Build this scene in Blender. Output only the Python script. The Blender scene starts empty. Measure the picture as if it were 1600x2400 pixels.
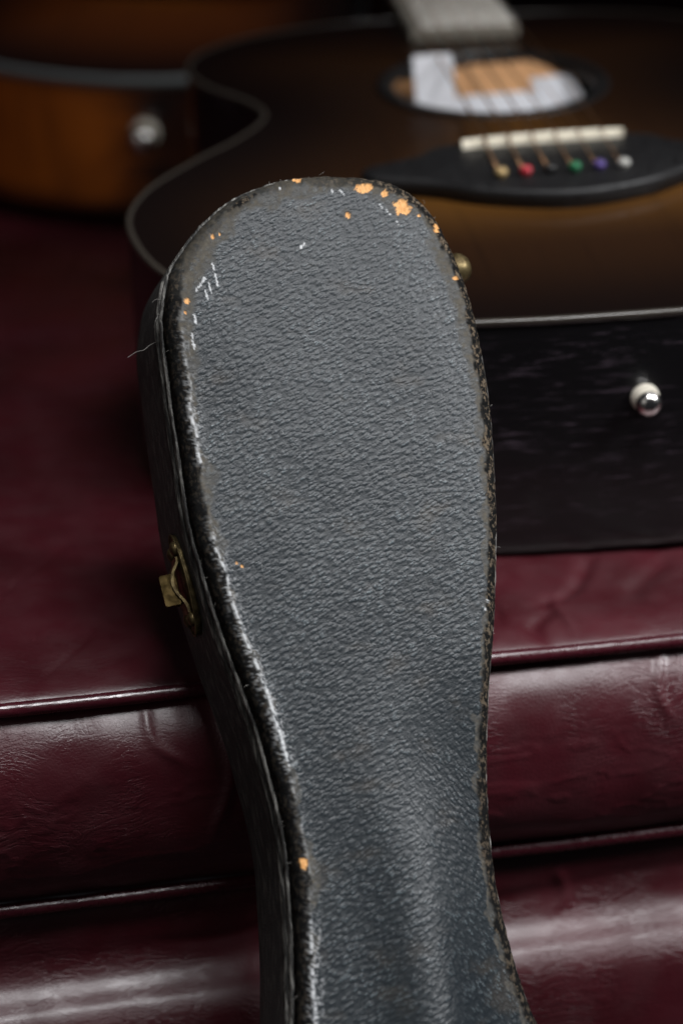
import bpy, math
import numpy as np
from mathutils import Matrix, Vector
R = math.radians
rng = np.random.default_rng(7)
scene = bpy.context.scene
COL = scene.collection

# ---------------------------------------------------------------- camera
PITCH = R(22)
cd = bpy.data.cameras.new("camera"); cam = bpy.data.objects.new("camera", cd); COL.objects.link(cam)
cam.location = (0, 0, .84); cam.rotation_euler = (R(90) - PITCH, 0, 0)
cd.sensor_fit = 'VERTICAL'; cd.sensor_height = 36; cd.sensor_width = 24; cd.lens = 85
cd.clip_start = .05; cd.clip_end = 50
cd.dof.use_dof = True; cd.dof.focus_distance = .853; cd.dof.aperture_fstop = 5.2
scene.camera = cam

# ---------------------------------------------------------------- world, lamps, exposure
w = bpy.data.worlds.new("World"); scene.world = w; w.use_nodes = True
bg = w.node_tree.nodes["Background"]; bg.inputs[0].default_value = (.62, .66, .75, 1); bg.inputs[1].default_value = .016
def area(name, loc, target, sx, sy, power, color, spread=180):
    l = bpy.data.lights.new(name, 'AREA'); l.shape = 'RECTANGLE'; l.size = sx; l.size_y = sy; l.energy = power; l.color = color; l.spread = R(spread)
    o = bpy.data.objects.new(name, l); COL.objects.link(o); o.location = loc
    o.rotation_euler = (Vector(target) - Vector(loc)).to_track_quat('-Z', 'Y').to_euler()
    return o
area("key_window_light", (.30, .32, 1.98), (.02, .73, .42), .70, .48, 2.1, (.98, .985, 1), 48)
area("second_window_light", (1.08, .58, 1.47), (.0, .78, .40), .40, .40, 2.6, (.97, .98, 1), 62)
area("room_fill_light", (-1.1, -.5, 1.15), (-.05, .8, .4), 1.3, 1.0, 2.3, (1, .96, .92))
scene.view_settings.view_transform = 'Standard'; scene.view_settings.look = 'None'
scene.view_settings.exposure = 0; scene.view_settings.gamma = 1; scene.view_settings.use_curve_mapping = False
scene.render.engine = 'CYCLES'
scene.cycles.use_denoising = True
scene.cycles.max_bounces = 6

# ---------------------------------------------------------------- numpy helpers
def hash2(ix, iy, seed):
    h = (ix.astype(np.int64) * 374761393 + iy.astype(np.int64) * 668265263 + seed * 1442695041) & 0xFFFFFFFF
    h = ((h ^ (h >> 13)) * 1274126177) & 0xFFFFFFFF
    h = h ^ (h >> 16)
    return (h & 0xFFFFFF) / float(0xFFFFFF)
def vnoise(x, y, seed=0):
    ix = np.floor(x); iy = np.floor(y); fx = x - ix; fy = y - iy
    fx = fx * fx * fx * (fx * (fx * 6 - 15) + 10); fy = fy * fy * fy * (fy * (fy * 6 - 15) + 10)
    a = hash2(ix, iy, seed); b = hash2(ix + 1, iy, seed); c = hash2(ix, iy + 1, seed); d = hash2(ix + 1, iy + 1, seed)
    return (a + (b - a) * fx) * (1 - fy) + (c + (d - c) * fx) * fy
def fbm(x, y, seed=0, octv=4):
    s = 0; a = .5; t = 0
    for k in range(octv):
        s = s + a * vnoise(x * 2 ** k + 17.3 * k, y * 2 ** k - 9.1 * k, seed + k); t += a; a *= .5
    return s / t
def sstep(a, b, x):
    t = np.clip((x - a) / (b - a), 0, 1); return t * t * (3 - 2 * t)
def spline(pts, n=40, closed=False):
    P = np.array(pts, float); m = len(P); out = []
    for i in range(m if closed else m - 1):
        if closed: p0, p1, p2, p3 = P[i - 1], P[i], P[(i + 1) % m], P[(i + 2) % m]
        else: p0, p1, p2, p3 = P[max(i - 1, 0)], P[i], P[i + 1], P[min(i + 2, m - 1)]
        t = np.linspace(0, 1, n, endpoint=False)[:, None]
        out.append(.5 * (2 * p1 + (p2 - p0) * t + (2 * p0 - 5 * p1 + 4 * p2 - p3) * t ** 2 + (3 * p1 - p0 - 3 * p2 + p3) * t ** 3))
    if not closed: out.append(P[-1:])
    return np.concatenate(out)
def resample(P, ds, closed=False):
    Q = np.concatenate([P, P[:1]]) if closed else P
    L = np.concatenate([[0], np.cumsum(np.linalg.norm(np.diff(Q, axis=0), axis=1))])
    if callable(ds):
        wgt = 1 / ds(.5 * (Q[1:] + Q[:-1])); M = np.concatenate([[0], np.cumsum(np.diff(L) * wgt)])
        n = int(M[-1]); s = np.interp(np.linspace(0, M[-1], n + 1), M, L)
    else:
        n = max(3, int(round(L[-1] / ds))); s = np.linspace(0, L[-1], n + 1)
    if closed: s = s[:-1]
    return np.stack([np.interp(s, L, Q[:, k]) for k in range(P.shape[1])], 1)
def smooth_closed(P, it):
    for _ in range(it): P = .25 * np.roll(P, 1, 0) + .5 * P + .25 * np.roll(P, -1, 0)
    return P

# ---------------------------------------------------------------- object helpers
def mk(name, verts, faces, mat=None, parent=None, smooth=True, attrs=None, matrix=None):
    me = bpy.data.meshes.new(name)
    verts = np.asarray(verts, np.float32).reshape(-1, 3)
    if isinstance(faces, np.ndarray):
        k = faces.shape[1]; nf = len(faces)
        me.vertices.add(len(verts)); me.vertices.foreach_set("co", verts.ravel())
        me.loops.add(nf * k); me.loops.foreach_set("vertex_index", faces.astype(np.int32).ravel())
        me.polygons.add(nf); me.polygons.foreach_set("loop_start", np.arange(0, nf * k, k, dtype=np.int32))
        me.update(calc_edges=True)
    else:
        me.from_pydata(verts.tolist(), [], faces); me.update()
    me.polygons.foreach_set("use_smooth", np.full(len(me.polygons), bool(smooth)))
    for an, arr in (attrs or {}).items():
        if arr.ndim == 1:
            a = me.attributes.new(an, 'FLOAT', 'POINT'); a.data.foreach_set("value", arr.astype(np.float32))
        else:
            a = me.attributes.new(an, 'FLOAT_COLOR', 'POINT')
            a.data.foreach_set("color", arr.astype(np.float32).ravel())
    if mat: me.materials.append(mat)
    o = bpy.data.objects.new(name, me); COL.objects.link(o)
    if parent: o.parent = parent
    if matrix is not None: o.matrix_local = matrix
    return o
def thing(name, label, cat, matrix, group=None):
    o = bpy.data.objects.new(name, None); COL.objects.link(o); o.matrix_world = matrix; o.empty_display_size = .02
    o['label'] = label; o['category'] = cat
    if group: o['group'] = group
    return o
def frame(o, x, y, z):
    M = Matrix.Identity(4)
    for i in range(3): M[i][0], M[i][1], M[i][2], M[i][3] = x[i], y[i], z[i], o[i]
    return M
def grid_faces(nu, nv, wrap=False, flip=False):
    """verts index j*nu+i"""
    iu = np.arange(nu if wrap else nu - 1); jv = np.arange(nv - 1)
    I, J = np.meshgrid(iu, jv); I2 = (I + 1) % nu
    f = np.stack([J * nu + I, J * nu + I2, (J + 1) * nu + I2, (J + 1) * nu + I], -1).reshape(-1, 4)
    return f[:, ::-1].copy() if flip else f
def tube_vf(path, rad, seg=10, closed=False):
    P = np.asarray(path, float); n = len(P)
    T = np.gradient(P, axis=0) if not closed else np.roll(P, -1, 0) - np.roll(P, 1, 0)
    T /= np.linalg.norm(T, axis=1)[:, None] + 1e-12
    ref = np.array([0, 0, 1.]) if abs(T[0, 2]) < .9 else np.array([1., 0, 0])
    A = np.cross(T, ref); A /= np.linalg.norm(A, axis=1)[:, None] + 1e-12
    B = np.cross(A, T)
    th = np.linspace(0, 2 * np.pi, seg, endpoint=False)
    rad = np.broadcast_to(np.asarray(rad, float), (n,))
    V = P[:, None] + rad[:, None, None] * (np.cos(th)[None, :, None] * A[:, None] + np.sin(th)[None, :, None] * B[:, None])
    F = grid_faces(seg, n, wrap=True).tolist()
    if not closed: F += [list(range(seg))[::-1], [(n - 1) * seg + k for k in range(seg)]]
    return V.reshape(-1, 3), F
def tube(name, path, rad, mat, parent, seg=10):
    v, f = tube_vf(path, rad, seg); return mk(name, v, f, mat, parent)
def lathe(name, prof, mat, parent, matrix, seg=40):
    """profile of (radius, height) about local z"""
    pr = np.array(prof, float); th = np.linspace(0, 2 * np.pi, seg, endpoint=False)
    V = np.stack([pr[:, None, 0] * np.cos(th), pr[:, None, 0] * np.sin(th), np.repeat(pr[:, 1:2], seg, 1)], -1)
    return mk(name, V.reshape(-1, 3), grid_faces(seg, len(pr), wrap=True), mat, parent, matrix=matrix)
def prism(name, poly, z0, z1, mat, parent, matrix=None, bevel=0., smooth=False):
    """polygon (x,y) ccw extruded, with a small chamfer at the top"""
    P = np.array(poly, float); n = len(P)
    rings = [np.c_[P, np.full(n, z0)]]
    if bevel > 0:
        T = np.roll(P, -1, 0) - np.roll(P, 1, 0); T /= np.linalg.norm(T, axis=1)[:, None]
        N = np.c_[T[:, 1], -T[:, 0]]
        for a in (0, 30, 60, 90):
            rings.append(np.c_[P - N * bevel * (1 - math.cos(R(a))), np.full(n, z1 - bevel + bevel * math.sin(R(a)))])
    else: rings.append(np.c_[P, np.full(n, z1)])
    V = np.concatenate(rings); m = len(rings)
    F = grid_faces(n, m, wrap=True).tolist() + [list(range(n))[::-1], [(m - 1) * n + k for k in range(n)]]
    return mk(name, V, F, mat, parent, smooth, matrix=matrix)

# ---------------------------------------------------------------- material helpers
class MT:
    def __init__(s, name):
        s.m = bpy.data.materials.new(name); s.m.use_nodes = True; s.nt = s.m.node_tree; s.n = s.nt.nodes
        s.b = s.n["Principled BSDF"]; s.tc = s.n.new("ShaderNodeTexCoord").outputs["Object"]
    def set(s, **k):
        for a, v in k.items():
            i = s.b.inputs[a.replace('_', ' ')]
            if hasattr(v, 'is_linked'): s.nt.links.new(v, i)
            else: i.default_value = (*v, 1) if isinstance(v, (tuple, list)) and len(v) == 3 else v
        return s
    def link(s, a, b):
        if hasattr(a, 'is_linked'): s.nt.links.new(a, b)
        else:
            try: b.default_value = a
            except Exception: b.default_value = (*a, 1)
    def map(s, scale=(1, 1, 1), rot=(0, 0, 0), vec=None):
        n = s.n.new("ShaderNodeMapping"); n.vector_type = 'POINT'
        s.link(vec or s.tc, n.inputs[0]); n.inputs["Rotation"].default_value = rot
        n2 = s.n.new("ShaderNodeMapping"); s.link(n.outputs[0], n2.inputs[0]); n2.inputs["Scale"].default_value = scale
        return n2.outputs[0]
    def noise(s, vec, scale=1, detail=3, rough=.55, dist=0.):
        n = s.n.new("ShaderNodeTexNoise"); s.link(vec, n.inputs["Vector"]); n.inputs["Scale"].default_value = scale
        n.inputs["Detail"].default_value = detail; n.inputs["Roughness"].default_value = rough; n.inputs["Distortion"].default_value = dist
        return n.outputs[0]
    def voro(s, vec, scale=1, feature='F1'):
        n = s.n.new("ShaderNodeTexVoronoi"); n.feature = feature; s.link(vec, n.inputs["Vector"]); n.inputs["Scale"].default_value = scale
        return n.outputs["Distance"]
    def math(s, op, a, b=0., c=0.):
        n = s.n.new("ShaderNodeMath"); n.operation = op
        s.link(a, n.inputs[0]); s.link(b, n.inputs[1]); s.link(c, n.inputs[2]); return n.outputs[0]
    def rng(s, v, a, b, c=0., d=1., smooth=True):
        n = s.n.new("ShaderNodeMapRange"); n.interpolation_type = 'SMOOTHSTEP' if smooth else 'LINEAR'
        s.link(v, n.inputs[0])
        for k, x in enumerate((a, b, c, d)): s.link(x, n.inputs[k + 1])
        return n.outputs[0]
    def mix(s, f, a, b):
        n = s.n.new("ShaderNodeMix"); n.data_type = 'RGBA'
        s.link(f, n.inputs[0]); s.link(a if hasattr(a, 'is_linked') else (*a, 1), n.inputs[6]); s.link(b if hasattr(b, 'is_linked') else (*b, 1), n.inputs[7])
        return n.outputs[2]
    def attr(s, name):
        n = s.n.new("ShaderNodeAttribute"); n.attribute_name = name; return n
    def bump(s, h, dist, strength=1., normal=None):
        n = s.n.new("ShaderNodeBump"); s.link(h, n.inputs["Height"]); n.inputs["Distance"].default_value = dist; s.link(strength, n.inputs["Strength"])
        if normal is not None: s.link(normal, n.inputs["Normal"])
        return n.outputs[0]

def simple(name, col, rough=.4, metal=0., coat=0., spec=.5, bump=0., scale=400):
    t = MT(name); t.set(Base_Color=col, Roughness=rough, Metallic=metal, Coat_Weight=coat, Specular_IOR_Level=spec)
    nz = t.noise(t.tc, scale, 4)
    t.set(Roughness=t.rng(nz, .3, .7, rough * .8, min(1, rough * 1.25)))
    if bump: t.set(Normal=t.bump(nz, bump))
    return t.m

# leather of the sofa
def leather(name, kind):
    t = MT(name)
    big = t.noise(t.tc, 14, 3)
    col = t.mix(t.rng(big, .3, .7), (.040, .0028, .0056), (.062, .0052, .0104))
    fine = t.noise(t.map((1, 1, 1)), 900, 3)
    cells = t.voro(t.map((1, 1, 1)), 620, 'DISTANCE_TO_EDGE')
    warp = t.n.new("ShaderNodeVectorMath"); warp.operation = 'MULTIPLY_ADD'
    nn = t.n.new("ShaderNodeTexNoise"); t.link(t.tc, nn.inputs["Vector"]); nn.inputs["Scale"].default_value = 18
    t.link(nn.outputs["Color"], warp.inputs[0]); warp.inputs[1].default_value = (.03, .03, .03); t.link(t.tc, warp.inputs[2])
    hor = t.noise(t.map((70, 330, 330), vec=warp.outputs[0]), 1, 4, .6)       # long creases along the seat
    ridg = t.math('ABSOLUTE', t.math('SUBTRACT', hor, .5))
    crease = t.rng(ridg, 0, .09)
    patch = t.rng(t.noise(t.tc, 20, 2), .42, .6)
    h = t.math('MULTIPLY_ADD', t.math('MULTIPLY', crease, patch), 1., t.math('MULTIPLY_ADD', fine, .35, t.math('MULTIPLY', t.rng(cells, 0, .25), .25)))
    nrm = t.bump(h, .00019 if kind == 'panel' else .00010, .7)
    t.set(Base_Color=col, Roughness=t.rng(t.noise(t.tc, 60, 4),   .3, .7, .40, .54), Specular_IOR_Level=.68, Normal=nrm,
          Coat_Weight=.22, Coat_Roughness=.24)
    return t.m
M_seat = leather("burgundy_leather_seat", 'seat'); M_panel = leather("burgundy_leather_panel", 'panel')
t = MT("burgundy_piping"); t.set(Base_Color=(.05, .006, .011), Specular_IOR_Level=.8,
    Roughness=t.rng(t.noise(t.tc, 350, 3), .3, .7, .24, .36), Normal=t.bump(t.noise(t.map((160, 700, 700)), 1, 2), .00018)); M_piping = t.m

# black grained covering of the case
t = MT("black_case_covering")
W = t.attr("wear"); sp = t.n.new("ShaderNodeSeparateColor"); t.link(W.outputs["Color"], sp.inputs[0])
dirt, chip, scuff = sp.outputs; corner = W.outputs["Alpha"]
def grain(vec):
    v = t.map((1, 1, 1), vec=vec)
    wv = t.n.new("ShaderNodeVectorMath"); wv.operation = 'MULTIPLY_ADD'
    wn = t.n.new("ShaderNodeTexNoise"); t.link(v, wn.inputs["Vector"]); wn.inputs["Scale"].default_value = 420; wn.inputs["Detail"].default_value = 2
    t.link(wn.outputs["Color"], wv.inputs[0]); wv.inputs[1].default_value = (.0016, .0010, 0); t.link(v, wv.inputs[2])
    cell = t.voro(t.map((420, 840, 1), vec=wv.outputs[0]), 1)
    pebble = t.rng(cell, .05, .85, 1., 0.)
    streak = t.math('MULTIPLY_ADD', pebble, .55, t.math('MULTIPLY', t.noise(t.map((240, 520, 1), vec=v), 1, 3, .55, .2), .45))
    fine = t.noise(t.map((1500, 2300, 1), vec=v), 1, 2, .6)
    band = t.noise(t.map((70, 210, 1), vec=v), 1, 2)
    return streak, fine, band
ga = grain(t.attr("flow").outputs["Vector"]); gb = grain(t.attr("flow_slope").outputs["Vector"]); turn = t.attr("turn").outputs["Fac"]
def blend(a, b):
    return t.math('MULTIPLY_ADD', t.math('SUBTRACT', b, a), turn, a)
streak, fine, band = (blend(a_, b_) for a_, b_ in zip(ga, gb))
zone = t.rng(t.noise(t.map((34, 26, 30)), 1, 3), .38, .60, .25, 1.)      # glints and polish of the grain vary by area
bandm = t.math('MULTIPLY', t.rng(band, .35, .65, .4, 1.), zone)
sm = t.math('MULTIPLY', t.rng(streak, .52, .72), bandm)              # raised pebbles of the grain
h = t.math('MULTIPLY_ADD', streak, 1.0, t.math('MULTIPLY_ADD', fine, .38, t.math('MULTIPLY', band, .4)))
soft = t.math('SUBTRACT', 1., t.math('MULTIPLY', t.math('MAXIMUM', dirt, corner), .55))
nrm = t.bump(h, .00030, soft)
base = t.mix(t.rng(t.noise(t.tc, 30, 3), .35, .7), (.0120, .0160, .0195), (.0165, .0210, .0245))
base = t.mix(t.rng(t.noise(t.map((45, 70, 45)), 1, 4), .55, .72, 0, .45), base, (.046, .038, .030))
polish_glint = sm            # high points of the grain are rubbed smooth and get painted glints
dusty = t.mix(t.noise(t.tc, 700, 3), (.035, .031, .026), (.115, .10, .075))
base = t.mix(t.math('MULTIPLY', polish_glint, t.rng(fine, .42, .56, .0, 1.)), base, (.098, .118, .128))     # light glints on the pebbles painted into the colour
base = t.mix(dirt, base, dusty)
fleck = t.rng(t.noise(t.map((650, 430, 650)), 1, 4, .7), .5, .6)
base = t.mix(corner, base, t.mix(t.math('MULTIPLY', fleck, W.outputs["Alpha"]), (.006, .006, .006), t.mix(t.attr("fleck").outputs["Fac"], (.012, .011, .01), (.15, .115, .08))))
base = t.mix(scuff, base, (.52, .53, .54))
base = t.mix(chip, base, t.mix(t.rng(t.noise(t.map((1800, 500, 500)), 1, 3), .35, .65), (.60, .29, .10), (.76, .42, .17)))
rough = t.math('MULTIPLY_ADD', t.math('MULTIPLY', polish_glint, t.rng(fine, .4, .6)), -.14, .38)
rough = t.math('MULTIPLY_ADD', t.math('MAXIMUM', dirt, t.math('MAXIMUM', chip, corner)), t.math('SUBTRACT', .8, rough), rough)
t.set(Base_Color=base, Roughness=rough, Specular_IOR_Level=t.math('MULTIPLY_ADD', corner, -.28, .35), Normal=nrm); M_face = t.m

t = MT("black_case_side")
nz = t.noise(t.map((1, 1, 1)), 1200, 3)
st = t.noise(t.map((500, 120, 500)), 1, 3)
col = t.mix(t.rng(st, .45, .75), (.026, .026, .0255), (.08, .077, .07))
t.set(Base_Color=col, Roughness=.62, Specular_IOR_Level=.4, Normal=t.bump(nz, .0003)); M_side = t.m
t = MT("worn_binding")
st = t.noise(t.map((700, 70, 700)), 1, 4, .65)
col = t.mix(t.rng(st, .42, .72), (.014, .013, .012), (.32, .31, .285))
t.set(Base_Color=col, Roughness=.6, Normal=t.bump(t.noise(t.map((1600, 900, 900)), 1, 2), .0003)); M_bind = t.m
M_gap = simple("seam_dark", (.005, .005, .005), .8)
t = MT("aged_brass")
nz = t.noise(t.tc, 260, 4); fn = t.noise(t.tc, 1500, 2)
t.set(Base_Color=t.mix(t.rng(nz, .38, .68), (.070, .050, .022), (.23, .175, .082)), Metallic=.8,
      Roughness=t.rng(nz, .3, .7, .58, .38), Normal=t.bump(fn, .00004)); M_brass = t.m
t = MT("shaded_brass")  # darker copy of the brass for the tab, shade put into its colour
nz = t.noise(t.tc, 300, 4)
t.set(Base_Color=t.mix(t.rng(nz, .38, .68), (.045, .031, .012), (.095, .066, .027)), Metallic=1., Roughness=t.rng(nz, .3, .7, .72, .5)); M_brass_shade = t.m
M_thread = simple("pale_thread", (.30, .29, .27), .8)
M_chrome = simple("chrome", (.86, .84, .81), .2, 1.)
M_felt = simple("white_washer", (.62, .58, .49), .7)
M_bone = simple("bone_saddle", (.80, .73, .58), .38)
M_ebony = simple("dark_bridge_wood", (.0065, .006, .0065), .52)
M_string = simple("bronze_string", (.45, .25, .13), .35, .9)
M_fretwire = simple("fret_wire", (.75, .72, .66), .3, .8)
M_bind_pale = simple("pale_body_binding", (.045, .038, .031), .2)
M_bind_grey = simple("grey_body_binding", (.20, .22, .22), .35)
M_paper = simple("white_paper", (.84, .84, .88), .7)
M_pale_wood = simple("pale_peach_wood", (.78, .42, .20), .6)
M_inside = simple("inside_wood", (.30, .14, .045), .7)
M_rosette = simple("rosette_black", (.012, .011, .011), .4)
t = MT("pale_fretboard")  # pale grey-beige board, finely mottled
t.set(Base_Color=t.mix(t.rng(t.noise(t.map((40, 300, 40)), 1, 3), .3, .7), (.30, .27, .225), (.42, .385, .32)), Roughness=.38); M_fb = t.m
M_neck = simple("dark_neck_wood", (.03, .012, .007), .3, coat=.5)

def top_mat(name, inner, mid, edge, coat_r):
    t = MT(name); a = t.attr("burst").outputs["Fac"]
    g = t.noise(t.map((260, 5, 40)), 1, 4, .6)
    a2 = t.math('ADD', a, t.math('MULTIPLY', t.math('SUBTRACT', g, .5), .10))
    c = t.mix(t.rng(a2, .0, .55), edge, mid); c = t.mix(t.rng(a2, .45, 1.), c, inner)
    c = t.mix(t.rng(g, .45, .75, 0, .35), c, edge)
    t.set(Base_Color=c, Roughness=.35, Coat_Weight=.55, Coat_Roughness=coat_r, Specular_IOR_Level=.15); return t.m
M_top_r = top_mat("dark_burst_top", (.150, .064, .013), (.026, .0105, .004), (.0055, .0026, .002), .06)
M_top_l = top_mat("amber_burst_top", (.34, .105, .012), (.17, .04, .006), (.012, .004, .003), .12)
t = MT("black_grained_side")
g = t.noise(t.map((55, 60, 480)), 1, 5, .7); g2 = t.noise(t.map((8, 20, 90)), 1, 3)
c = t.mix(t.math('MULTIPLY', t.rng(g, .52, .70), t.rng(g2, .38, .62)), (.0035, .003, .0038), (.075, .055, .072))
t.set(Base_Color=c, Roughness=.4, Coat_Weight=.45, Coat_Roughness=.16, Specular_IOR_Level=.4, Normal=t.bump(g, .0002)); M_side_r = t.m
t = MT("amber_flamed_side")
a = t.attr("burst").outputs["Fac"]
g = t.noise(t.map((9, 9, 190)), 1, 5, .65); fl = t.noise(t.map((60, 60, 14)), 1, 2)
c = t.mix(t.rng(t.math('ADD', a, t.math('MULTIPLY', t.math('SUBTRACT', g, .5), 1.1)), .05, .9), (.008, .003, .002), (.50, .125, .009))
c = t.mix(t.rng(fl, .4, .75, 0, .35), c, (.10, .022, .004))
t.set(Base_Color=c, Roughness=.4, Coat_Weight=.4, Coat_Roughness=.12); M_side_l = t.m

# ================================================================ SOFA
PSI = R(13.3)
EX = np.array([math.cos(PSI), math.sin(PSI), 0]); EY = np.array([-math.sin(PSI), math.cos(PSI), 0]); EZ = np.array([0, 0, 1.])
S0 = np.array([0, .8048, 0])
sofa = thing("sofa", "burgundy leather sofa with piped seat edge under the case and guitars", "sofa", frame(S0, EX, EY, EZ))
xs = np.unique(np.concatenate([np.linspace(-1.0, -.34, 34), np.arange(-.34, .40, .0011), np.linspace(.40, 1.1, 36)]))
def sheet(name, prof, ds, mat, disp):
    P = resample(spline(prof, 30), ds); T = np.gradient(P, axis=0); T /= np.linalg.norm(T, axis=1)[:, None]
    N = np.c_[T[:, 1], -T[:, 0]]
    s = np.concatenate([[0], np.cumsum(np.linalg.norm(np.diff(P, axis=0), axis=1))])
    X, Sg = np.meshgrid(xs, s); d = disp(X, Sg, P)
    V = np.stack([X, P[:, None, 0] + N[:, None, 0] * d, P[:, None, 1] + N[:, None, 1] * d], -1)
    return mk(name, V.reshape(-1, 3), grid_faces(len(xs), len(s)), mat, sofa)
def creases(X, Y, segs):
    d = np.zeros_like(X)
    for x0, y0, x1, y1, wd, am in segs:
        vx, vy = x1 - x0, y1 - y0; L = math.hypot(vx, vy)
        tt = ((X - x0) * vx + (Y - y0) * vy) / L ** 2
        off = ((X - x0) * vy - (Y - y0) * vx) / L + .003 * np.sin(tt * 5 + x0 * 90)
        d += am * np.exp(-(off / wd) ** 2) * sstep(-.15, .2, tt) * sstep(1.15, .7, tt)
    return d
def seat_disp(X, S, P):
    Y = P[:, 0][:, None] + 0 * X
    d = .010 * (fbm(X * 6 + 3, Y * 5, 3, 3) - .5) * sstep(.0, .08, Y) + .0018 * (fbm(X * 42, Y * 30, 5, 3) - .5)
    d += .007 * np.exp(-((Y - .42 - .05 * X) / .03) ** 2) * sstep(.02, -.12, X)
    d += creases(X, Y, [(.125, .075, .085, .030, .0035, .0022), (.085, .030, .080, .006, .0035, .0018), (.165, .085, .21, .05, .004, -.0024),
                        (.15, .075, .125, .03, .005, .002), (.19, .10, .25, .045, .004, .002), (.06, .06, .07, .02, .003, .0014), (.10, .05, .09, .01, .002, -.001),
                        (-.15, .02, -.08, .15, .0013, .0007), (-.11, .01, -.06, .10, .001, .0006), (-.19, .03, -.13, .11, .0013, .0006)])
    return d
sheet("seat_cushion", [(1.3, .452), (.9, .45), (.5, .449), (.25, .451), (.12, .4545), (.06, .4550), (.025, .4545), (.010, .4530), (.003, .4505), (.0015, .4465)][::-1],
      .0022, M_seat, seat_disp)
def box_disp(X, S, P):
    top = sstep(.045, .012, S) * sstep(0, .006, S)
    d = .0011 * (fbm(X * 80, S * 14, 21, 2) - .5) * top + .003 * (fbm(X * 14, S * 26, 8, 3) - .5) * sstep(0, .02, S)
    rid = np.abs(fbm(X * 45 + 3 * fbm(X * 12, S * 12, 3), S * 110, 13, 3) - .5)
    d += -.0003 * sstep(.06, 0, rid) * sstep(.02, .04, S) * sstep(.085, .06, S)
    d += creases(X, S, [(-.045, .004, -.05, .06, .0022, -.0012), (-.075, .006, -.062, .03, .002, -.0009), (.12, .0, .125, .03, .002, -.0010), (-.03, .01, -.04, .03, .004, .001)])
    return d
sheet("front_boxing", [(.0008, .4490), (-.0030, .4460), (-.0098, .4385), (-.0140, .427), (-.0150, .412), (-.0142, .398), (-.0105, .384), (-.0045, .3745), (.001, .3695)][::-1][::-1],
      .0011, M_panel, lambda X, S, P: -box_disp(X, S, P))
def low_disp(X, S, P):
    d = .0012 * (fbm(X * 7, S * 14, 31, 2) - .5) * sstep(0, .02, S) + .00018 * (fbm(X * 120, S * 60, 33, 2) - .5)
    d += creases(X, S, [(-.07, .02, .0, .016, .0022, .0008), (.09, .01, .085, .03, .003, -.0009), (.02, .022, .2, .016, .004, .0012)])
    return d
sheet("base_panel", [(.003, .3655), (.0005, .3605), (.0, .351), (0, .3435), (-.0025, .3370), (-.0075, .3325), (-.0140, .3285), (-.0185, .3222), (-.0205, .312), (-.0215, .298), (-.0225, .27), (-.024, .22), (-.038, .10), (-.03, .04)],
      .0013, M_panel, lambda X, S, P: -low_disp(X, S, P))
for yy, zz, sd in ((-.0032, .4517, 1), (-.0030, .3690, 2)):
    px = np.linspace(-1, 1.1, 1300)
    wob = .0012 * (vnoise(px * 9, px * 0, 50 + sd) - .5)
    rad = .0027 + .0003 * (vnoise(px * 60, px * 0, 60 + sd) - .5)
    v, f = tube_vf(np.c_[px, np.full_like(px, yy) + wob, zz + wob * .6], rad, 14)
    mk("piping", v, f, M_piping, sofa)
def back_disp(X, S, P): return .02 * (fbm(X * 4, S * 4, 71, 2) - .5)
sheet("backrest", [(1.17, .43), (1.158, .455), (1.155, .48), (1.155, .54), (1.157, .62), (1.162, .78), (1.18, .90), (1.25, .95), (1.36, .90)], .01, M_seat, back_disp)

# ================================================================ INSTRUMENT CASE
PHI = R(17); LEAN = R(35)
eu = np.array([math.cos(PHI), math.sin(PHI), 0])
en = np.array([math.cos(LEAN) * math.sin(PHI), -math.cos(LEAN) * math.cos(PHI), math.sin(LEAN)])
ev = np.array([-math.sin(LEAN) * math.sin(PHI), math.sin(LEAN) * math.cos(PHI), math.cos(LEAN)])
F0 = np.array([0, .77883, .52533])
case = thing("instrument_case", "worn black instrument case leaning upright against the burgundy sofa, chipped at its rounded top",
             "instrument case", frame(F0, eu, ev, en))
LEFT = [(-.0300, .1105), (-.0390, .1015), (-.0448, .0938), (-.0482, .0840), (-.0502, .0745), (-.0508, .0563), (-.0513, .0406), (-.0514, .0249), (-.0518, .0095), (-.0512, -.0029), (-.0496, -.0154),
        (-.0479, -.0279), (-.0457, -.0418), (-.0428, -.0558), (-.0404, -.0681), (-.0388, -.0818), (-.0372, -.0983), (-.0369, -.1131), (-.0382, -.1275), (-.0397, -.1417), (-.0418, -.1558), (-.0443, -.1699)]
RIGHT = [(.0155, .1246), (.0275, .1232), (.0370, .1211), (.0447, .1173), (.0508, .1116), (.0554, .1040), (.0586, .0942), (.0607, .0854), (.0621, .0769), (.0629, .0670), (.0632, .0537), (.0628, .0374),
         (.0611, .0213), (.0589, .0055), (.0564, -.0102), (.0531, -.0257), (.0496, -.0410), (.0465, -.0530), (.0433, -.0650), (.0407, -.0769), (.0384, -.0888), (.0366, -.1006), (.0353, -.1125), (.0346, -.1243),
         (.0344, -.1361), (.0352, -.1480), (.0369, -.1615), (.0390, -.1734), (.0415, -.1828)]
TOP = [(-.0187, .1183), (-.0102, .1216), (-.0017, .1238), (.0065, .1246)]
BODY = [(.052, -.205), (.068, -.235), (.090, -.275), (.105, -.33), (.107, -.38), (.108, -.43), (.12, -.50), (.115, -.565), (.075, -.62), (0, -.637),
        (-.075, -.62), (-.115, -.565), (-.12, -.50), (-.108, -.43), (-.107, -.38), (-.105, -.33), (-.090, -.275), (-.068, -.235), (-.053, -.205), (-.048, -.187)]
O = spline(LEFT[::-1] + TOP + RIGHT + BODY, 30, closed=True)
O = resample(O, lambda q: np.where(q[:, 1] > -.20, .00045, .004), closed=True)
O = smooth_closed(O, 30)
T2 = np.roll(O, -1, 0) - np.roll(O, 1, 0); T2 /= np.linalg.norm(T2, axis=1)[:, None]
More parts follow.
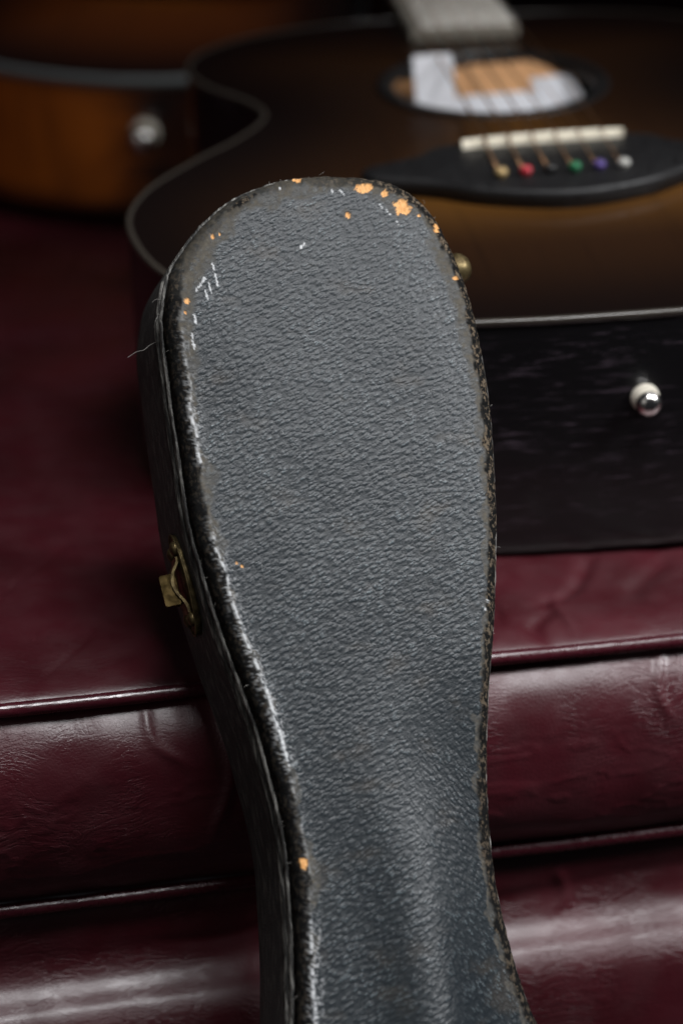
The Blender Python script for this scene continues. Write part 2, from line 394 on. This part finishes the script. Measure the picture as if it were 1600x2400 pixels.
NO = np.c_[-T2[:, 1], T2[:, 0]]                       # outward (path runs clockwise: up the left side)
if np.sum((O - O.mean(0)) * NO) < 0: NO = -NO
NO = smooth_closed(NO, 20); NO /= np.linalg.norm(NO, axis=1)[:, None]
nO = len(O)
RC = .0045
vis = O[:, 1] > -.2
OI = O - NO * RC
VC, VB = .064, -.50
mid_v = np.linspace(-.64, .13, 400)
iT, iB = int(np.argmax(O[:, 1])), int(np.argmin(O[:, 1]))
idx = np.arange(nO)
seq = np.roll(O, -iB, 0); kT = int(np.argmax(seq[:, 1]))
La, Ra = seq[:kT + 1], seq[kT:][::-1]
if La[:, 0].mean() > Ra[:, 0].mean(): La, Ra = Ra, La
midu = .5 * (np.interp(mid_v, La[:, 1], La[:, 0]) + np.interp(mid_v, Ra[:, 1], Ra[:, 0]))
sv = np.clip(OI[:, 1], VB, VC); S = np.c_[np.interp(sv, mid_v, midu), sv]
def height(u, v):
    ur = np.interp(v, [-.25, -.18, -.14, -.118, -.09, -.065], [.002, .0, .0015, .001, -.0014, -.0005])
    A = .30 * sstep(-.05, -.17, v); wd = .0045
    x = np.clip((u - ur) / wd, -30, 30)
    h = -A * wd * np.log1p(np.exp(x))
    # the ridge swells towards the deeper body of the case
    h = h + .0080 * sstep(-.045, -.215, v) * np.exp(-((u - ur - .001) / np.where(u < ur + .001, .014, .02)) ** 2)
    h = h + .0009 * (fbm(u * 18 + 5, v * 14, 91, 3) - .5) - .0012 * sstep(.03, .06, np.abs(u - .006)) * sstep(-.02, .05, v)
    return h
nr = 120
rr = np.linspace(0, 1, nr)
Pf = S[None] + rr[:, None, None] * (OI - S)[None]
edge_d = (1 - rr)[:, None] * np.linalg.norm(OI - S, axis=1)[None]
hf = height(Pf[..., 0], Pf[..., 1])
hE = height(OI[:, 0], OI[:, 1])
rings_xy = [Pf]; rings_h = [hf]; rings_e = [edge_d]
for a in np.linspace(0, 90, 9)[1:]:
    a = R(a)
    rings_xy.append((OI + NO * RC * math.sin(a))[None]); rings_h.append((hE - RC * (1 - math.cos(a)))[None]); rings_e.append(np.full((1, nO), -RC * a))
for dpt in (.0055, .0068, .0082):
    rings_xy.append((O)[None]); rings_h.append((hE - dpt)[None]); rings_e.append(np.full((1, nO), -.009 - dpt * .3))
XY = np.concatenate(rings_xy); H = np.concatenate(rings_h); E = np.concatenate(rings_e)
U, Vv = XY[..., 0], XY[..., 1]
# roughness of the worn rounded corner
Ls = np.concatenate([[0], np.cumsum(np.linalg.norm(np.diff(O, axis=0), axis=1))])[None] + 0 * U
cz = sstep(.0008, -.002, E)
H2 = H + cz * .0007 * (fbm(Ls * 520, E * 800, 44, 3) - .5)
U2 = U + cz * NO[None, :, 0] * .0008 * (fbm(Ls * 330, E * 500, 45, 3) - .5)
V2 = Vv + cz * NO[None, :, 1] * .0008 * (fbm(Ls * 330, E * 500, 45, 3) - .5)
# --- wear masks, laid out on the case itself
n1 = fbm(U * 160, Vv * 160, 11, 4); n2 = fbm(U * 700, Vv * 700, 12, 3); n3 = fbm(U * 1500, Vv * 1500, 14, 2)
m1 = fbm(Ls * 170, E * 260, 21, 4); m2 = fbm(Ls * 650, E * 800, 22, 3); m3 = fbm(Ls * 1100, E * 1500, 24, 2)
onleft = NO[:, 0] < -.3; ontop = (NO[:, 1] > .55); onright = (NO[:, 0] > .3)
wl = np.interp(O[:, 1], [-.18, -.15, -.142, -.135, -.122, -.117, -.11, -.095, -.085, -.06, -.03, -.012, 0, .02, .03, .05, .07, .09, .105, .12], [0, 0, .002, 0, .003, .004, .0025, .002, 0, .0008, .001, .002, .0045, .005, .002, .003, .006, .0095, .0085, .0055])
wr = np.interp(O[:, 1], [-.18, -.10, -.03, -.01, .02, .04, .06, .08, .10, .12], [.0005, .0006, .001, .002, .002, .003, .0045, .0055, .005, .0035])
wid = np.where(O[:, 0] < .012, wl, wr); wid = smooth_closed(wid[:, None], 120)[:, 0]
dirt = sstep(1.0, .35, (E + (n1 - .5) * .009) / (wid[None] + 1e-5)) * (wid[None] > .0002)
dirt *= .35 + .65 * sstep(.35, .6, n2 * .5 + n1 * .5)
CHIPS = [(.0052, .1233, .0020, .0008), (.0296, .1176, .0034, .0015), (.0365, .1150, .0012, .0011), (.0427, .1091, .0034, .0024), (.0479, .1059, .0006, .0005), (.0214, .1081, .0013, .0016),
         (.0538, .1010, .0008, .0019), (.0572, .0813, .0008, .0009), (-.0420, .0816, .0011, .0013), (-.0432, .0773, .0004, .0005), (-.0293, .1041, .0006, .0008), (-.0265, .1048, .0004, .0005),
         (-.0337, -.1177, .0013, .0023), (-.0396, -.0136, .0004, .0004), (-.0381, -.0148, .0006, .0004)]
chip = np.zeros_like(U)
for cu, cv, a, b in CHIPS:
    d = np.sqrt(((U - cu) / a) ** 2 + ((Vv - cv) / b) ** 2)
    jit = (fbm(U * 900, Vv * 900, 15, 3) - .5) * .9 + (fbm(U * 330, Vv * 330, 16, 2) - .5) * .9
    chip = np.maximum(chip, sstep(1.08, .94, d + jit * np.clip(a / .001, .4, 1.)))
    dirt = np.maximum(dirt, .55 * sstep(1.9, 1.0, d + jit))
scuff = np.zeros_like(U)
SC = [(-.0309, .0950, -.0303, .0860, .00035), (-.0380, .0851, -.0345, .0890, .0005), (-.0333, .0871, -.0329, .0835, .0003), (-.0401, .0761, -.0400, .0729, .0004), (-.0419, .0694, -.0422, .0638, .0004),
      (.0016, .0967, .0036, .0987, .0006), (.0339, .1110, .0346, .1093, .0003), (.0359, .1091, .0372, .1070, .00025), (.0200, .1179, .0213, .1158, .0002), (.0166, .1190, .0174, .1170, .0002),
      (-.0023, .1205, -.0002, .1187, .0002), (.0452, -.0404, .0467, -.0372, .0003), (-.0465, .0264, -.0464, .0233, .0004), (-.035, .0845, -.0345, .081, .0003), (.0385, .105, .0395, .103, .0002)]
for x0, y0, x1, y1, wd in SC:
    vx, vy = x1 - x0, y1 - y0; L2 = vx * vx + vy * vy
    tt = np.clip(((U - x0) * vx + (Vv - y0) * vy) / L2, 0, 1)
    d = np.hypot(U - x0 - tt * vx, Vv - y0 - tt * vy)
    scuff = np.maximum(scuff, sstep(1.25, .5, d / (wd * .8) + (n3 - .5) * 3.2) * .9)
al = np.interp(O[:, 1], [-.19, -.145, -.135, -.125, -.09, -.083, -.06, -.045, -.032, -.02, -.006, .005, .018, .024, .03, .042, .047, .06, .075, .085],
               [1, 1, .35, .15, .3, 1, 1, .9, .7, .75, .6, .05, .05, .35, .6, .95, .5, .3, .25, 0]) * (O[:, 0] < 0)
wob = (vnoise(Vv * 120, U * 0, 19) - .5) * .0012
sedge = np.exp(-((E - .0006 + wob + (m1 - .5) * .0012) / .00052) ** 2) * al[None]
scuff = np.maximum(scuff, np.clip(sedge * sstep(.42, .62, m2 * .55 + m3 * .45 + .10 * (al[None] - .5)) * 1.4, 0, .92))
scuff = np.maximum(scuff, .5 * al[None] * sstep(.0045, .0005, np.abs(E - .001)) * sstep(.60, .70, n3) )
corner = sstep(.0006, -.0007, E + (m1 - .5) * .0030 + (m2 - .5) * .0016)
tear = np.hypot((U + .0180) * .88 + (Vv - .1150) * .47, ((Vv - .1150) * .88 - (U + .0180) * .47) * 4.2) / .0055
corner = corner * (1 - .6 * sstep(.080, .098, Vv) * sstep(.05, .0, U))
corner = np.maximum(corner, sstep(1.15, .75, tear + (n1 - .5) * 1.6 + (n2 - .5) * .8))
fleck_amt = np.where(O[:, 0] < .012, np.where(O[:, 1] > .085, .55, .11), np.interp(O[:, 1], [-.2, -.1, 0, .06, .1], [.35, .45, .7, .8, .8]))
fleck_amt = np.broadcast_to(smooth_closed(fleck_amt[:, None], 60)[:, 0][None], U.shape)
# the grain runs across the face and turns down the slope on the lower right
def turned(a):
    return np.stack([U * math.cos(a) + Vv * math.sin(a), -U * math.sin(a) + Vv * math.cos(a), np.zeros_like(U)], -1)
turn = sstep(.000, .016, U + .004 * (n1 - .5)) * sstep(-.055, -.12, Vv)
H2 = H2 - .00035 * chip
nR = len(H2)
verts = np.stack([U2, V2, H2], -1).reshape(-1, 3)
F = grid_faces(nO, nR, wrap=True, flip=False)
lid = mk("lid", verts, F, M_face, case, attrs={"wear": np.stack([dirt, chip, scuff, corner], -1).reshape(-1, 4), "fleck": fleck_amt.reshape(-1), "turn": turn.reshape(-1)})
for nm, a_ in (("flow", R(29)), ("flow_slope", R(-58))):
    a = lid.data.attributes.new(nm, 'FLOAT_VECTOR', 'POINT'); a.data.foreach_set("vector", turned(a_).astype(np.float32).ravel())
# --- base tray, bindings along the seam
D = .056
def around(off, depth, close=True):
    return np.c_[O + NO * off, hE - depth]
prof = [(-.0016, .008), (-.0016, .0150), (.0004, .0152), (.0010, .017), (.0018, .03), (.0026, .042)] + [(.0026 - .006 * (1 - math.cos(R(x))), D - .006 + .006 * math.sin(R(x)) - 0) for x in (0, 20, 40, 60, 80, 90)]
V = np.concatenate([around(o_, d_) for o_, d_ in prof]); m = len(prof)
cap = np.c_[S, hE - D]; V = np.concatenate([V, cap])
base = mk("base_shell", V, grid_faces(nO, m + 1, wrap=True), M_side, case)
def strip(name, depth, rad, off, mat, wob_amp, seed, flat=1.):
    th = np.linspace(-100, 100, 9)
    L = np.arange(nO) * .00045
    w = wob_amp * (fbm(L * 40, L * 0, seed, 3) - .5); w2 = wob_amp * (fbm(L * 400, L * 0, seed + 5, 2) - .5)
    ring = []
    for x in th:
        c, s = math.cos(R(x)) * rad * flat, math.sin(R(x)) * rad
        ring.append(np.c_[O + NO * (off + c + w2 * .5)[:, None] if np.ndim(off + c + w2) else O + NO * (off + c), hE - depth - s + w])
    return mk(name, np.concatenate(ring), grid_faces(nO, len(th), wrap=True), mat, case)
strip("lid_binding", .0078, .00085, .0005, M_bind, .0007, 3)
strip("seam_bead", .0108, .0010, .0000, M_bind, .0004, 7)
strip("base_binding", .0146, .00110, .0006, M_bind, .0006, 9)
strip("base_binding", .0180, .0006, .0007, M_bind, .0004, 29)
# --- brass latch on the left wall
P0, P1 = np.array([-.0527, .0045]), np.array([-.0494, -.0312])
pm = .5 * (P0 + P1); k = int(np.argmin(np.where(O[:, 0] < 0, np.linalg.norm(O - pm, axis=1), 9)))
tdir = (P0 - P1) / np.linalg.norm(P0 - P1); odir = np.array([-tdir[1], tdir[0]])
if odir @ NO[k] < 0: odir = -odir
# latch axes: x along the wall (up), y towards the lid (+n), z outward
LD = .0305
latch_o = np.array([*(O[k] + odir * .0022), -LD])
lx = np.array([*tdir, 0]); lz = np.array([*odir, 0]); ly = np.cross(lz, lx)
latch = bpy.data.objects.new("latch", None); COL.objects.link(latch); latch.parent = case; latch.matrix_local = frame(latch_o, lx, ly, lz); latch.empty_display_size = .01
th = np.linspace(0, 2 * np.pi, 48, endpoint=False)
lens = np.c_[.0185 * np.cos(th), .0084 * np.sign(np.sin(th)) * np.abs(np.sin(th)) ** 1.15]
prism("plate", lens, -.002, .0009, M_brass, latch, bevel=.0004, smooth=True)
rim = np.c_[lens * 1.0, np.full(48, .0009)]; v, f = tube_vf(np.concatenate([rim, rim[:1]]), .00045, 6); mk("plate_rim", v, f, M_brass, latch)
for rx, ry in ((.0120, .0034), (.0128, -.0030), (-.0120, .0034), (-.0128, -.0030)):
    lathe("rivet", [(.0028, .0006), (.0028, .0011), (.0026, .0017), (.0020, .0022), (.0011, .0026), (.00002, .0027)], M_brass, latch, Matrix.Translation((rx, ry, .0003)), 20)
hx = spline([(.0098, .0010), (.0082, .0012), (.0062, .0025), (.0038, .0040), (.0005, .0046), (-.0030, .0038), (-.0058, .0022), (-.0080, .0014), (-.0105, .0012)], 8)
hw, ht = .0042, .0011
V = np.concatenate([np.c_[hx[:, 0], np.full(len(hx), sy * hw), hx[:, 1] + dz] for sy, dz in ((-1, 0), (1, 0), (1, ht), (-1, ht))])
nh = len(hx); F = []
for a_, b_ in ((0, 1), (1, 2), (2, 3), (3, 0)):
    for i in range(nh - 1): F.append([a_ * nh + i, a_ * nh + i + 1, b_ * nh + i + 1, b_ * nh + i])
F += [[0, nh, 2 * nh, 3 * nh], [nh - 1, 4 * nh - 1, 3 * nh - 1, 2 * nh - 1]]
mk("hasp", V, F, M_brass, latch, smooth=False)
def rbox(cx, cy, hx_, hy_, r, n=5):
    P = []
    for sx, sy, a0 in ((1, 1, 0), (-1, 1, 90), (-1, -1, 180), (1, -1, 270)):
        for q in np.linspace(a0, a0 + 90, n): P.append((cx + sx * (hx_ - r) + r * math.cos(R(q)), cy + sy * (hy_ - r) + r * math.sin(R(q))))
    return P
tabM = Matrix(((1, 0, 0, 0), (0, 0, 1, 0), (0, 1, 0, 0), (0, 0, 0, 1)))        # poly x -> x, poly y -> z (outward), extrude -> y
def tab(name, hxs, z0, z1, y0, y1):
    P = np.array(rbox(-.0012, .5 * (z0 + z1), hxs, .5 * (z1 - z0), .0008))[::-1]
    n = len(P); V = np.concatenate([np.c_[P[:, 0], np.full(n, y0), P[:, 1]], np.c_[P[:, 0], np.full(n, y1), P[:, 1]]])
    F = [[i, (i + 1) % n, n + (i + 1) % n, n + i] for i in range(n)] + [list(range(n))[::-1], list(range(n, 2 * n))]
    return mk(name, V, F, M_brass_shade, latch, smooth=False)
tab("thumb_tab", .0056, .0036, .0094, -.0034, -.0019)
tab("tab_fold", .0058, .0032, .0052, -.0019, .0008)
# --- brass foot stud on the right wall, loose threads
k = int(np.argmin(np.where(O[:, 0] > 0, np.linalg.norm(O - np.array([.0625, .0873]), axis=1), 9)))
so = np.array([*(O[k] - NO[k] * .001), -.0080]); sz = np.array([*NO[k], 0]); sx = np.array([*T2[k], 0]); sy = np.cross(sz, sx)
lathe("foot_stud", [(.0058, 0), (.0059, .0016), (.0057, .0032), (.0049, .0048), (.0036, .0060), (.0019, .0067), (.00002, .0069)], M_brass, case, frame(so, sx, sy, sz), 32)
def thread(pts, r=.00009):
    tube("loose_thread", spline(pts, 8), r, M_thread, case, 6)
thread([(-.0512, .0728, -.018), (-.0535, .0722, -.019), (-.0560, .0706, -.019), (-.0590, .0698, -.018), (-.0625, .0678, -.017)])
thread([(-.0503, .0800, -.012), (-.0509, .0806, -.010), (-.0512, .0795, -.009), (-.0524, .0778, -.009), (-.0528, .0760, -.011)])
thread([(-.0480, .0860, -.012), (-.0500, .0870, -.013), (-.0514, .0862, -.014)])
thread([(-.0505, .0010, -.012), (-.0508, -.0008, -.010), (-.0520, -.0030, -.011), (-.0522, -.0048, -.013)])
for q in range(46):
    kk = int(rng.integers(0, nO))
    while not vis[kk] or (O[kk, 1] < .03 and rng.random() < .6): kk = int(rng.integers(0, nO))
    dz = rng.uniform(.001, .013); p = np.array([*O[kk], hE[kk] - dz]); d = np.array([*(NO[kk] + T2[kk] * rng.normal(0, .9)), rng.normal(0, .4)]); d /= np.linalg.norm(d)
    L = rng.uniform(.0008, .0024); b = np.array([*(T2[kk] * rng.normal(0, .5)), rng.normal(0, .4)]) * L
    if q == 0: fv, ff = [], []
    v, f = tube_vf(np.array([p - d * .0004, p + d * L * .5, p + d * L * .8 + b * .5]), .00005, 4)
    o_ = sum(len(x) for x in fv); fv.append(v); ff += [[i + o_ for i in g] for g in f]
fz = mk("frayed_fibres", np.concatenate(fv), ff, M_thread, case); fz['kind'] = 'stuff'

# ================================================================ GUITARS
def half_outline(prof, n=24):
    h = spline([(a, b) for b, a in prof], n)                       # (half width, y)
    Rr = h; Lh = h[::-1][1:-1] * np.array([-1, 1])
    return resample(np.concatenate([Rr, Lh]), .004, closed=True)     # ccw: right side up, left side down
def build_guitar(name, label, M, prof, depth, hole_y, hole_r, m_top, m_side, m_bind, burst_side, bind_h):
    g = thing(name, label, "guitar", M)
    OL = half_outline(prof); n = len(OL)
    # soundboard between the hole and the outline
    c = np.array([0, hole_y]); d = OL - c
    dn = d / np.linalg.norm(d, axis=1)[:, None]
    inner = c + dn * hole_r; q = np.linspace(0, 1, 26) ** .8
    P = inner[None] + q[:, None, None] * (OL - inner)[None]
    # distance from the rim drives the painted burst
    flat = P.reshape(-1, 2); dist = np.full(len(flat), 9.)
    for k in range(0, n, 2): dist = np.minimum(dist, np.hypot(flat[:, 0] - OL[k, 0], flat[:, 1] - OL[k, 1]))
    burst = np.clip(dist / .165, 0, 1)
    mk("soundboard", np.c_[flat, np.full(len(flat), depth) + .0025 * sstep(0, .15, dist)], grid_faces(n, len(q), wrap=True), m_top, g, attrs={"burst": burst})
    zz = np.array([0, .0018, .0055, .0095] + list(np.linspace(.014, depth - bind_h, 10)))
    rad = np.array([.0095, .0055, .0018, .0] + [0] * 10)
    T = np.roll(OL, -1, 0) - np.roll(OL, 1, 0); T /= np.linalg.norm(T, axis=1)[:, None]; N = np.c_[T[:, 1], -T[:, 0]]
    V = np.concatenate([np.c_[OL - N * r_, np.full(n, z_)] for r_, z_ in zip(rad, zz)])
    bs = burst_side(V)
    mk("side", V, grid_faces(n, len(zz), wrap=True), m_side, g, attrs={"burst": bs})
    mk("back", np.c_[OL - N * .0095, np.full(n, .0)], [list(range(n))[::-1]], m_side, g, smooth=False)
    ring = [(0.0000, depth - bind_h), (.0006, depth - bind_h), (.0008, depth - .0006), (.0003, depth + .0003), (-.0018, depth + .0004), (-.0018, depth - .002)]
    mk("body_binding", np.concatenate([np.c_[OL + N * a, np.full(n, z_)] for a, z_ in ring]), grid_faces(n, len(ring), wrap=True), m_bind, g)
    th = np.linspace(0, 2 * np.pi, 72, endpoint=False); cs = np.c_[np.cos(th), np.sin(th)]
    rr_ = [(hole_r - .0004, depth - .004), (hole_r - .0004, depth + .0030), (hole_r + .005, depth + .0032), (hole_r + .006, depth + .0020)]
    mk("rosette", np.concatenate([np.c_[c + cs * a, np.full(72, z_)] for a, z_ in rr_]), grid_faces(72, 4, wrap=True), M_rosette, g)
    return g, OL
def strap_button(g, OL, z, x=0., k=1.):
    M = frame((x, 0, z), (k, 0, 0), (0, 0, k), (0, -k, 0))
    b = lathe("strap_button", [(.0040, .0), (.0040, .003), (.0046, .0055), (.0062, .0075), (.0078, .0095), (.0083, .0120), (.0076, .0145), (.0058, .0165), (.003, .0176), (.00002, .0179)], M_chrome, g, M, 32)
    lathe("washer", [(.003, 0), (.0092, .0), (.0094, .0012), (.0088, .0022), (.003, .0024)], M_felt, b, Matrix.Translation((0, 0, .0005)), 28)
def neck_set(g, depth, y_end, nut, scale, nfret, sadd_y, sadd_z, strings=True, face_mat=None):
    zf = depth + .0085
    wf = lambda y: .0215 + (.0285 - .0215) * (nut - y) / (nut - y_end)
    ysn = np.linspace(y_end, nut, 30); fx = np.linspace(-1, 1, 9)
    V = np.array([[(x * wf(y), y, zf - .0006 * x * x) for x in fx] for y in ysn]).reshape(-1, 3)
    nv = len(V); V2 = V.copy(); V2[:, 2] = depth + .0022
    F = grid_faces(9, 30).tolist()
    for j in range(29):
        F += [[j * 9, (j + 1) * 9, nv + (j + 1) * 9, nv + j * 9], [j * 9 + 8, nv + j * 9 + 8, nv + (j + 1) * 9 + 8, (j + 1) * 9 + 8]]
    for i in range(8): F += [[i, nv + i, nv + i + 1, i + 1]]
    fb = mk("fretboard", np.concatenate([V, V2]), F, face_mat or M_fb, g, smooth=False)
    fm = None
    for k in range(1, nfret + 1):
        y = nut - scale * (1 - 2 ** (-k / 12)) + (.003 if k == nfret else 0)
        pts = np.array([(x * wf(y), y, zf + .0005 - .0006 * x * x) for x in np.linspace(-1, 1, 9)])
        tube("fret", pts, .0014, M_fretwire, fb, 8)
    yn = np.linspace(y_end + .09, nut + .01, 24); a = np.linspace(180, 360, 13)
    V = np.array([[(wf(y) * math.cos(R(x)), y, depth + .0022 + (.014 + .05 * max(0, 1 - (y - yn[0]) / .06)) * math.sin(R(x))) for x in a] for y in yn]).reshape(-1, 3)
    mk("neck", V, grid_faces(13, 24), M_neck, g)
    hs = [(-.022, nut), (.022, nut), (.033, nut + .03), (.036, nut + .16), (.02, nut + .175), (-.02, nut + .175), (-.036, nut + .16), (-.033, nut + .03)]
    prism("headstock", hs, depth - .012, depth + .004, M_neck, g, bevel=.001)
    prism("nut", [(-.0215, nut), (.0215, nut), (.0215, nut + .005), (-.0215, nut + .005)], depth + .003, zf + .003, M_bone, g, bevel=.0006)
# ---- right guitar: dark top, black side, its tail behind the case
GY = PSI - R(6); GT = R(4.5)
gx = np.array([math.cos(GY), math.sin(GY), 0]); gh = np.array([-math.sin(GY), math.cos(GY), 0])
gy = gh * math.cos(GT) + EZ * math.sin(GT); gz = np.cross(gx, gy)
ROLL = R(2); gx, gz = gx * math.cos(ROLL) + gz * math.sin(ROLL), gz * math.cos(ROLL) - gx * math.sin(ROLL)
G0 = np.array([.1175, .910, .4515])
DEP = .1085
PROF_R = [(0, 0), (.0012, .045), (.008, .09), (.033, .142), (.075, .178), (.135, .191), (.18, .182), (.22, .157), (.245, .137), (.27, .122), (.288, .118), (.31, .125), (.34, .143), (.37, .149), (.40, .139), (.425, .11), (.438, .07), (.443, .03), (.445, 0)]
HY, HR = .306, .052
gr, OLr = build_guitar("acoustic_guitar", "dark brown steel string guitar with black side lying behind the case, coloured bridge pins", frame(G0, gx, gy, gz),
                       PROF_R, DEP, HY, HR, M_top_r, M_side_r, M_bind_pale, lambda V: np.zeros(len(V)), .0025)
strap_button(gr, OLr, .0725, .004, .62)
neck_set(gr, DEP, .388, .83, .645, 20, .178, DEP + .0145)
bp = [(-.083, .152), (-.058, .140), (-.035, .125), (0, .1160), (.035, .125), (.058, .140), (.083, .152), (.084, .164), (.06, .1760), (.045, .1890), (0, .1915), (-.045, .1890), (-.06, .1760), (-.084, .164)]
bp = resample(spline(bp, 8, closed=True), .003, closed=True)
br = prism("bridge", bp, DEP + .001, DEP + .0105, M_ebony, gr, bevel=.0022, smooth=True)
sx_ = np.linspace(-.0375, .0375, 20); V = []
for x in sx_:
    y = .1835 + x * .035; zt = DEP + .0152 - .0009 * (x / .0375) ** 2
    V += [(x, y - .0018, DEP + .009), (x, y - .0018, zt - .0006), (x, y, zt), (x, y + .0018, zt - .0006), (x, y + .0018, DEP + .009)]
F = grid_faces(5, 20).tolist() + [[0, 1, 2, 3, 4], [99, 98, 97, 96, 95]]
mk("saddle", V, F, M_bone, br)
PINC = [("tan_pin", (.46, .32, .14)), ("red_pin", (.50, .035, .05)), ("black_pin", (.012, .012, .012)), ("green_pin", (.02, .17, .07)), ("purple_pin", (.10, .065, .24)), ("white_pin", (.50, .49, .45))]
for k, (nm, cc) in enumerate(PINC):
    x = -.0275 + k * .011
    p = lathe("bridge_pin", [(.0018, 0), (.0018, .0014), (.0025, .0018), (.0029, .0030), (.0025, .0042), (.0015, .0049), (.00002, .0050)], simple(nm, cc, .3), br,
              Matrix.Translation((x, .140 + x * .035, DEP + .0098)), 20)
    p['label'] = nm.split('_')[0] + " bridge pin"
    fx_ = -.0245 + k * .0098
    pts = [(x, .1430 + x * .03, DEP + .0100), (x * .99, .1790 + x * .035, DEP + .0130), (x * .985, .1835 + x * .035, DEP + .0156), (x + (fx_ - x) * .4, .30, DEP + .0140), (fx_, .388, DEP + .0125), (-.0175 + k * .007, .832, DEP + .0113)]
    tube("string", pts, (.0008, .0007, .0006, .0005, .00035, .0003)[k], M_string, gr, 6)
# what the hole shows: a pale sloping board with a white paper label, and a dark inner wall
def quad_box(name, c, hx_, hy_, th_, rotx, rotz, mat, parent):
    Mx = Matrix.Translation(c) @ Matrix.Rotation(rotz, 4, 'Z') @ Matrix.Rotation(rotx, 4, 'X')
    return prism(name, rbox(0, 0, hx_, hy_, .001, 4), 0, th_, mat, parent, matrix=Mx, bevel=.0003)
quad_box("inner_block", (.021, HY + .0175, DEP - .0135), .027, .029, .004, R(18), R(2), M_pale_wood, gr)
quad_box("inner_block", (-.0135, HY + .0165, DEP - .0145), .0055, .029, .004, R(18), R(-7), M_pale_wood, gr)
quad_box("inner_label", (.014, HY + .0085, DEP - .0119), .034, .0090, .0006, R(18), R(2), M_paper, gr)
quad_box("inner_label", (.036, HY + .0190, DEP - .0083), .011, .0100, .0006, R(18), R(12), M_paper, gr)
quad_box("inner_brace", (-.041, HY + .012, DEP - .018), .010, .02, .004, R(45), R(2), M_inside, gr)
Mt = frame(G0, gx, gy, gz) @ Matrix.Translation((-.0295, HY + .000, DEP - .001)) @ Matrix.Rotation(R(60), 4, 'X')
tg = prism("paper_tag", rbox(0, 0, .0100, .019, .0015, 4), 0, .0006, M_paper, None, matrix=Mt)
tg['label'] = "white paper tag standing in the soundhole of the dark guitar"; tg['category'] = "tag"
# ---- left guitar: amber burst, further back
LY = R(-9); LT = R(13)
lx_ = np.array([math.cos(LY), math.sin(LY), 0]); lh = np.array([-math.sin(LY), math.cos(LY), 0])
ly_ = lh * math.cos(LT) + EZ * math.sin(LT); lz_ = np.cross(lx_, ly_)
L0 = np.array([-.1280, 1.424, .4515])
PROF_L = [(0, 0), (.0030, .034), (.013, .075), (.030, .105), (.06, .124), (.105, .130), (.15, .125), (.19, .117), (.22, .114), (.26, .118), (.30, .122), (.34, .120), (.37, .102), (.393, .066), (.402, .033), (.405, 0)]
DL = .0975
gl, OLl = build_guitar("acoustic_guitar", "amber sunburst guitar with grey binding lying at the upper left of the sofa", frame(L0, lx_, ly_, lz_),
                       PROF_L, DL, .27, .045, M_top_l, M_side_l, M_bind_grey,
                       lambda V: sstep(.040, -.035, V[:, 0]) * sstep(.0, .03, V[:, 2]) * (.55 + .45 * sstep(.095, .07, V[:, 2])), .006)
strap_button(gl, OLl, .0635, .015, .9)
neck_set(gl, DL, .315, .70, .57, 18, .15, DL + .012, face_mat=M_ebony)
lathe("output_jack", [(.004, .0), (.009, .0), (.009, .002), (.006, .003), (.004, .0015)], M_ebony, gl, frame((-.088, .0225, .062), (1, 0, 0), (0, 0, 1), (0, -1, 0)), 24)
bl = prism("bridge", resample(spline([(-.07, .122), (0, .112), (.07, .122), (.07, .145), (-.07, .145)], 8, closed=True), .004, closed=True), DL + .001, DL + .009, M_ebony, gl, bevel=.002, smooth=True)
prism("saddle", [(-.035, .1365), (.035, .1365), (.035, .1395), (-.035, .1395)], DL + .0085, DL + .0125, M_bone, bl, bevel=.0006)
for k in range(6):
    x = -.026 + k * .0104
    tube("string", [(x, .126, DL + .0085), (x, .138, DL + .0128), (x * .66, .702, DL + .0113)], (.0006, .0005, .0004, .0004, .0003, .0003)[k], M_string, gl, 6)
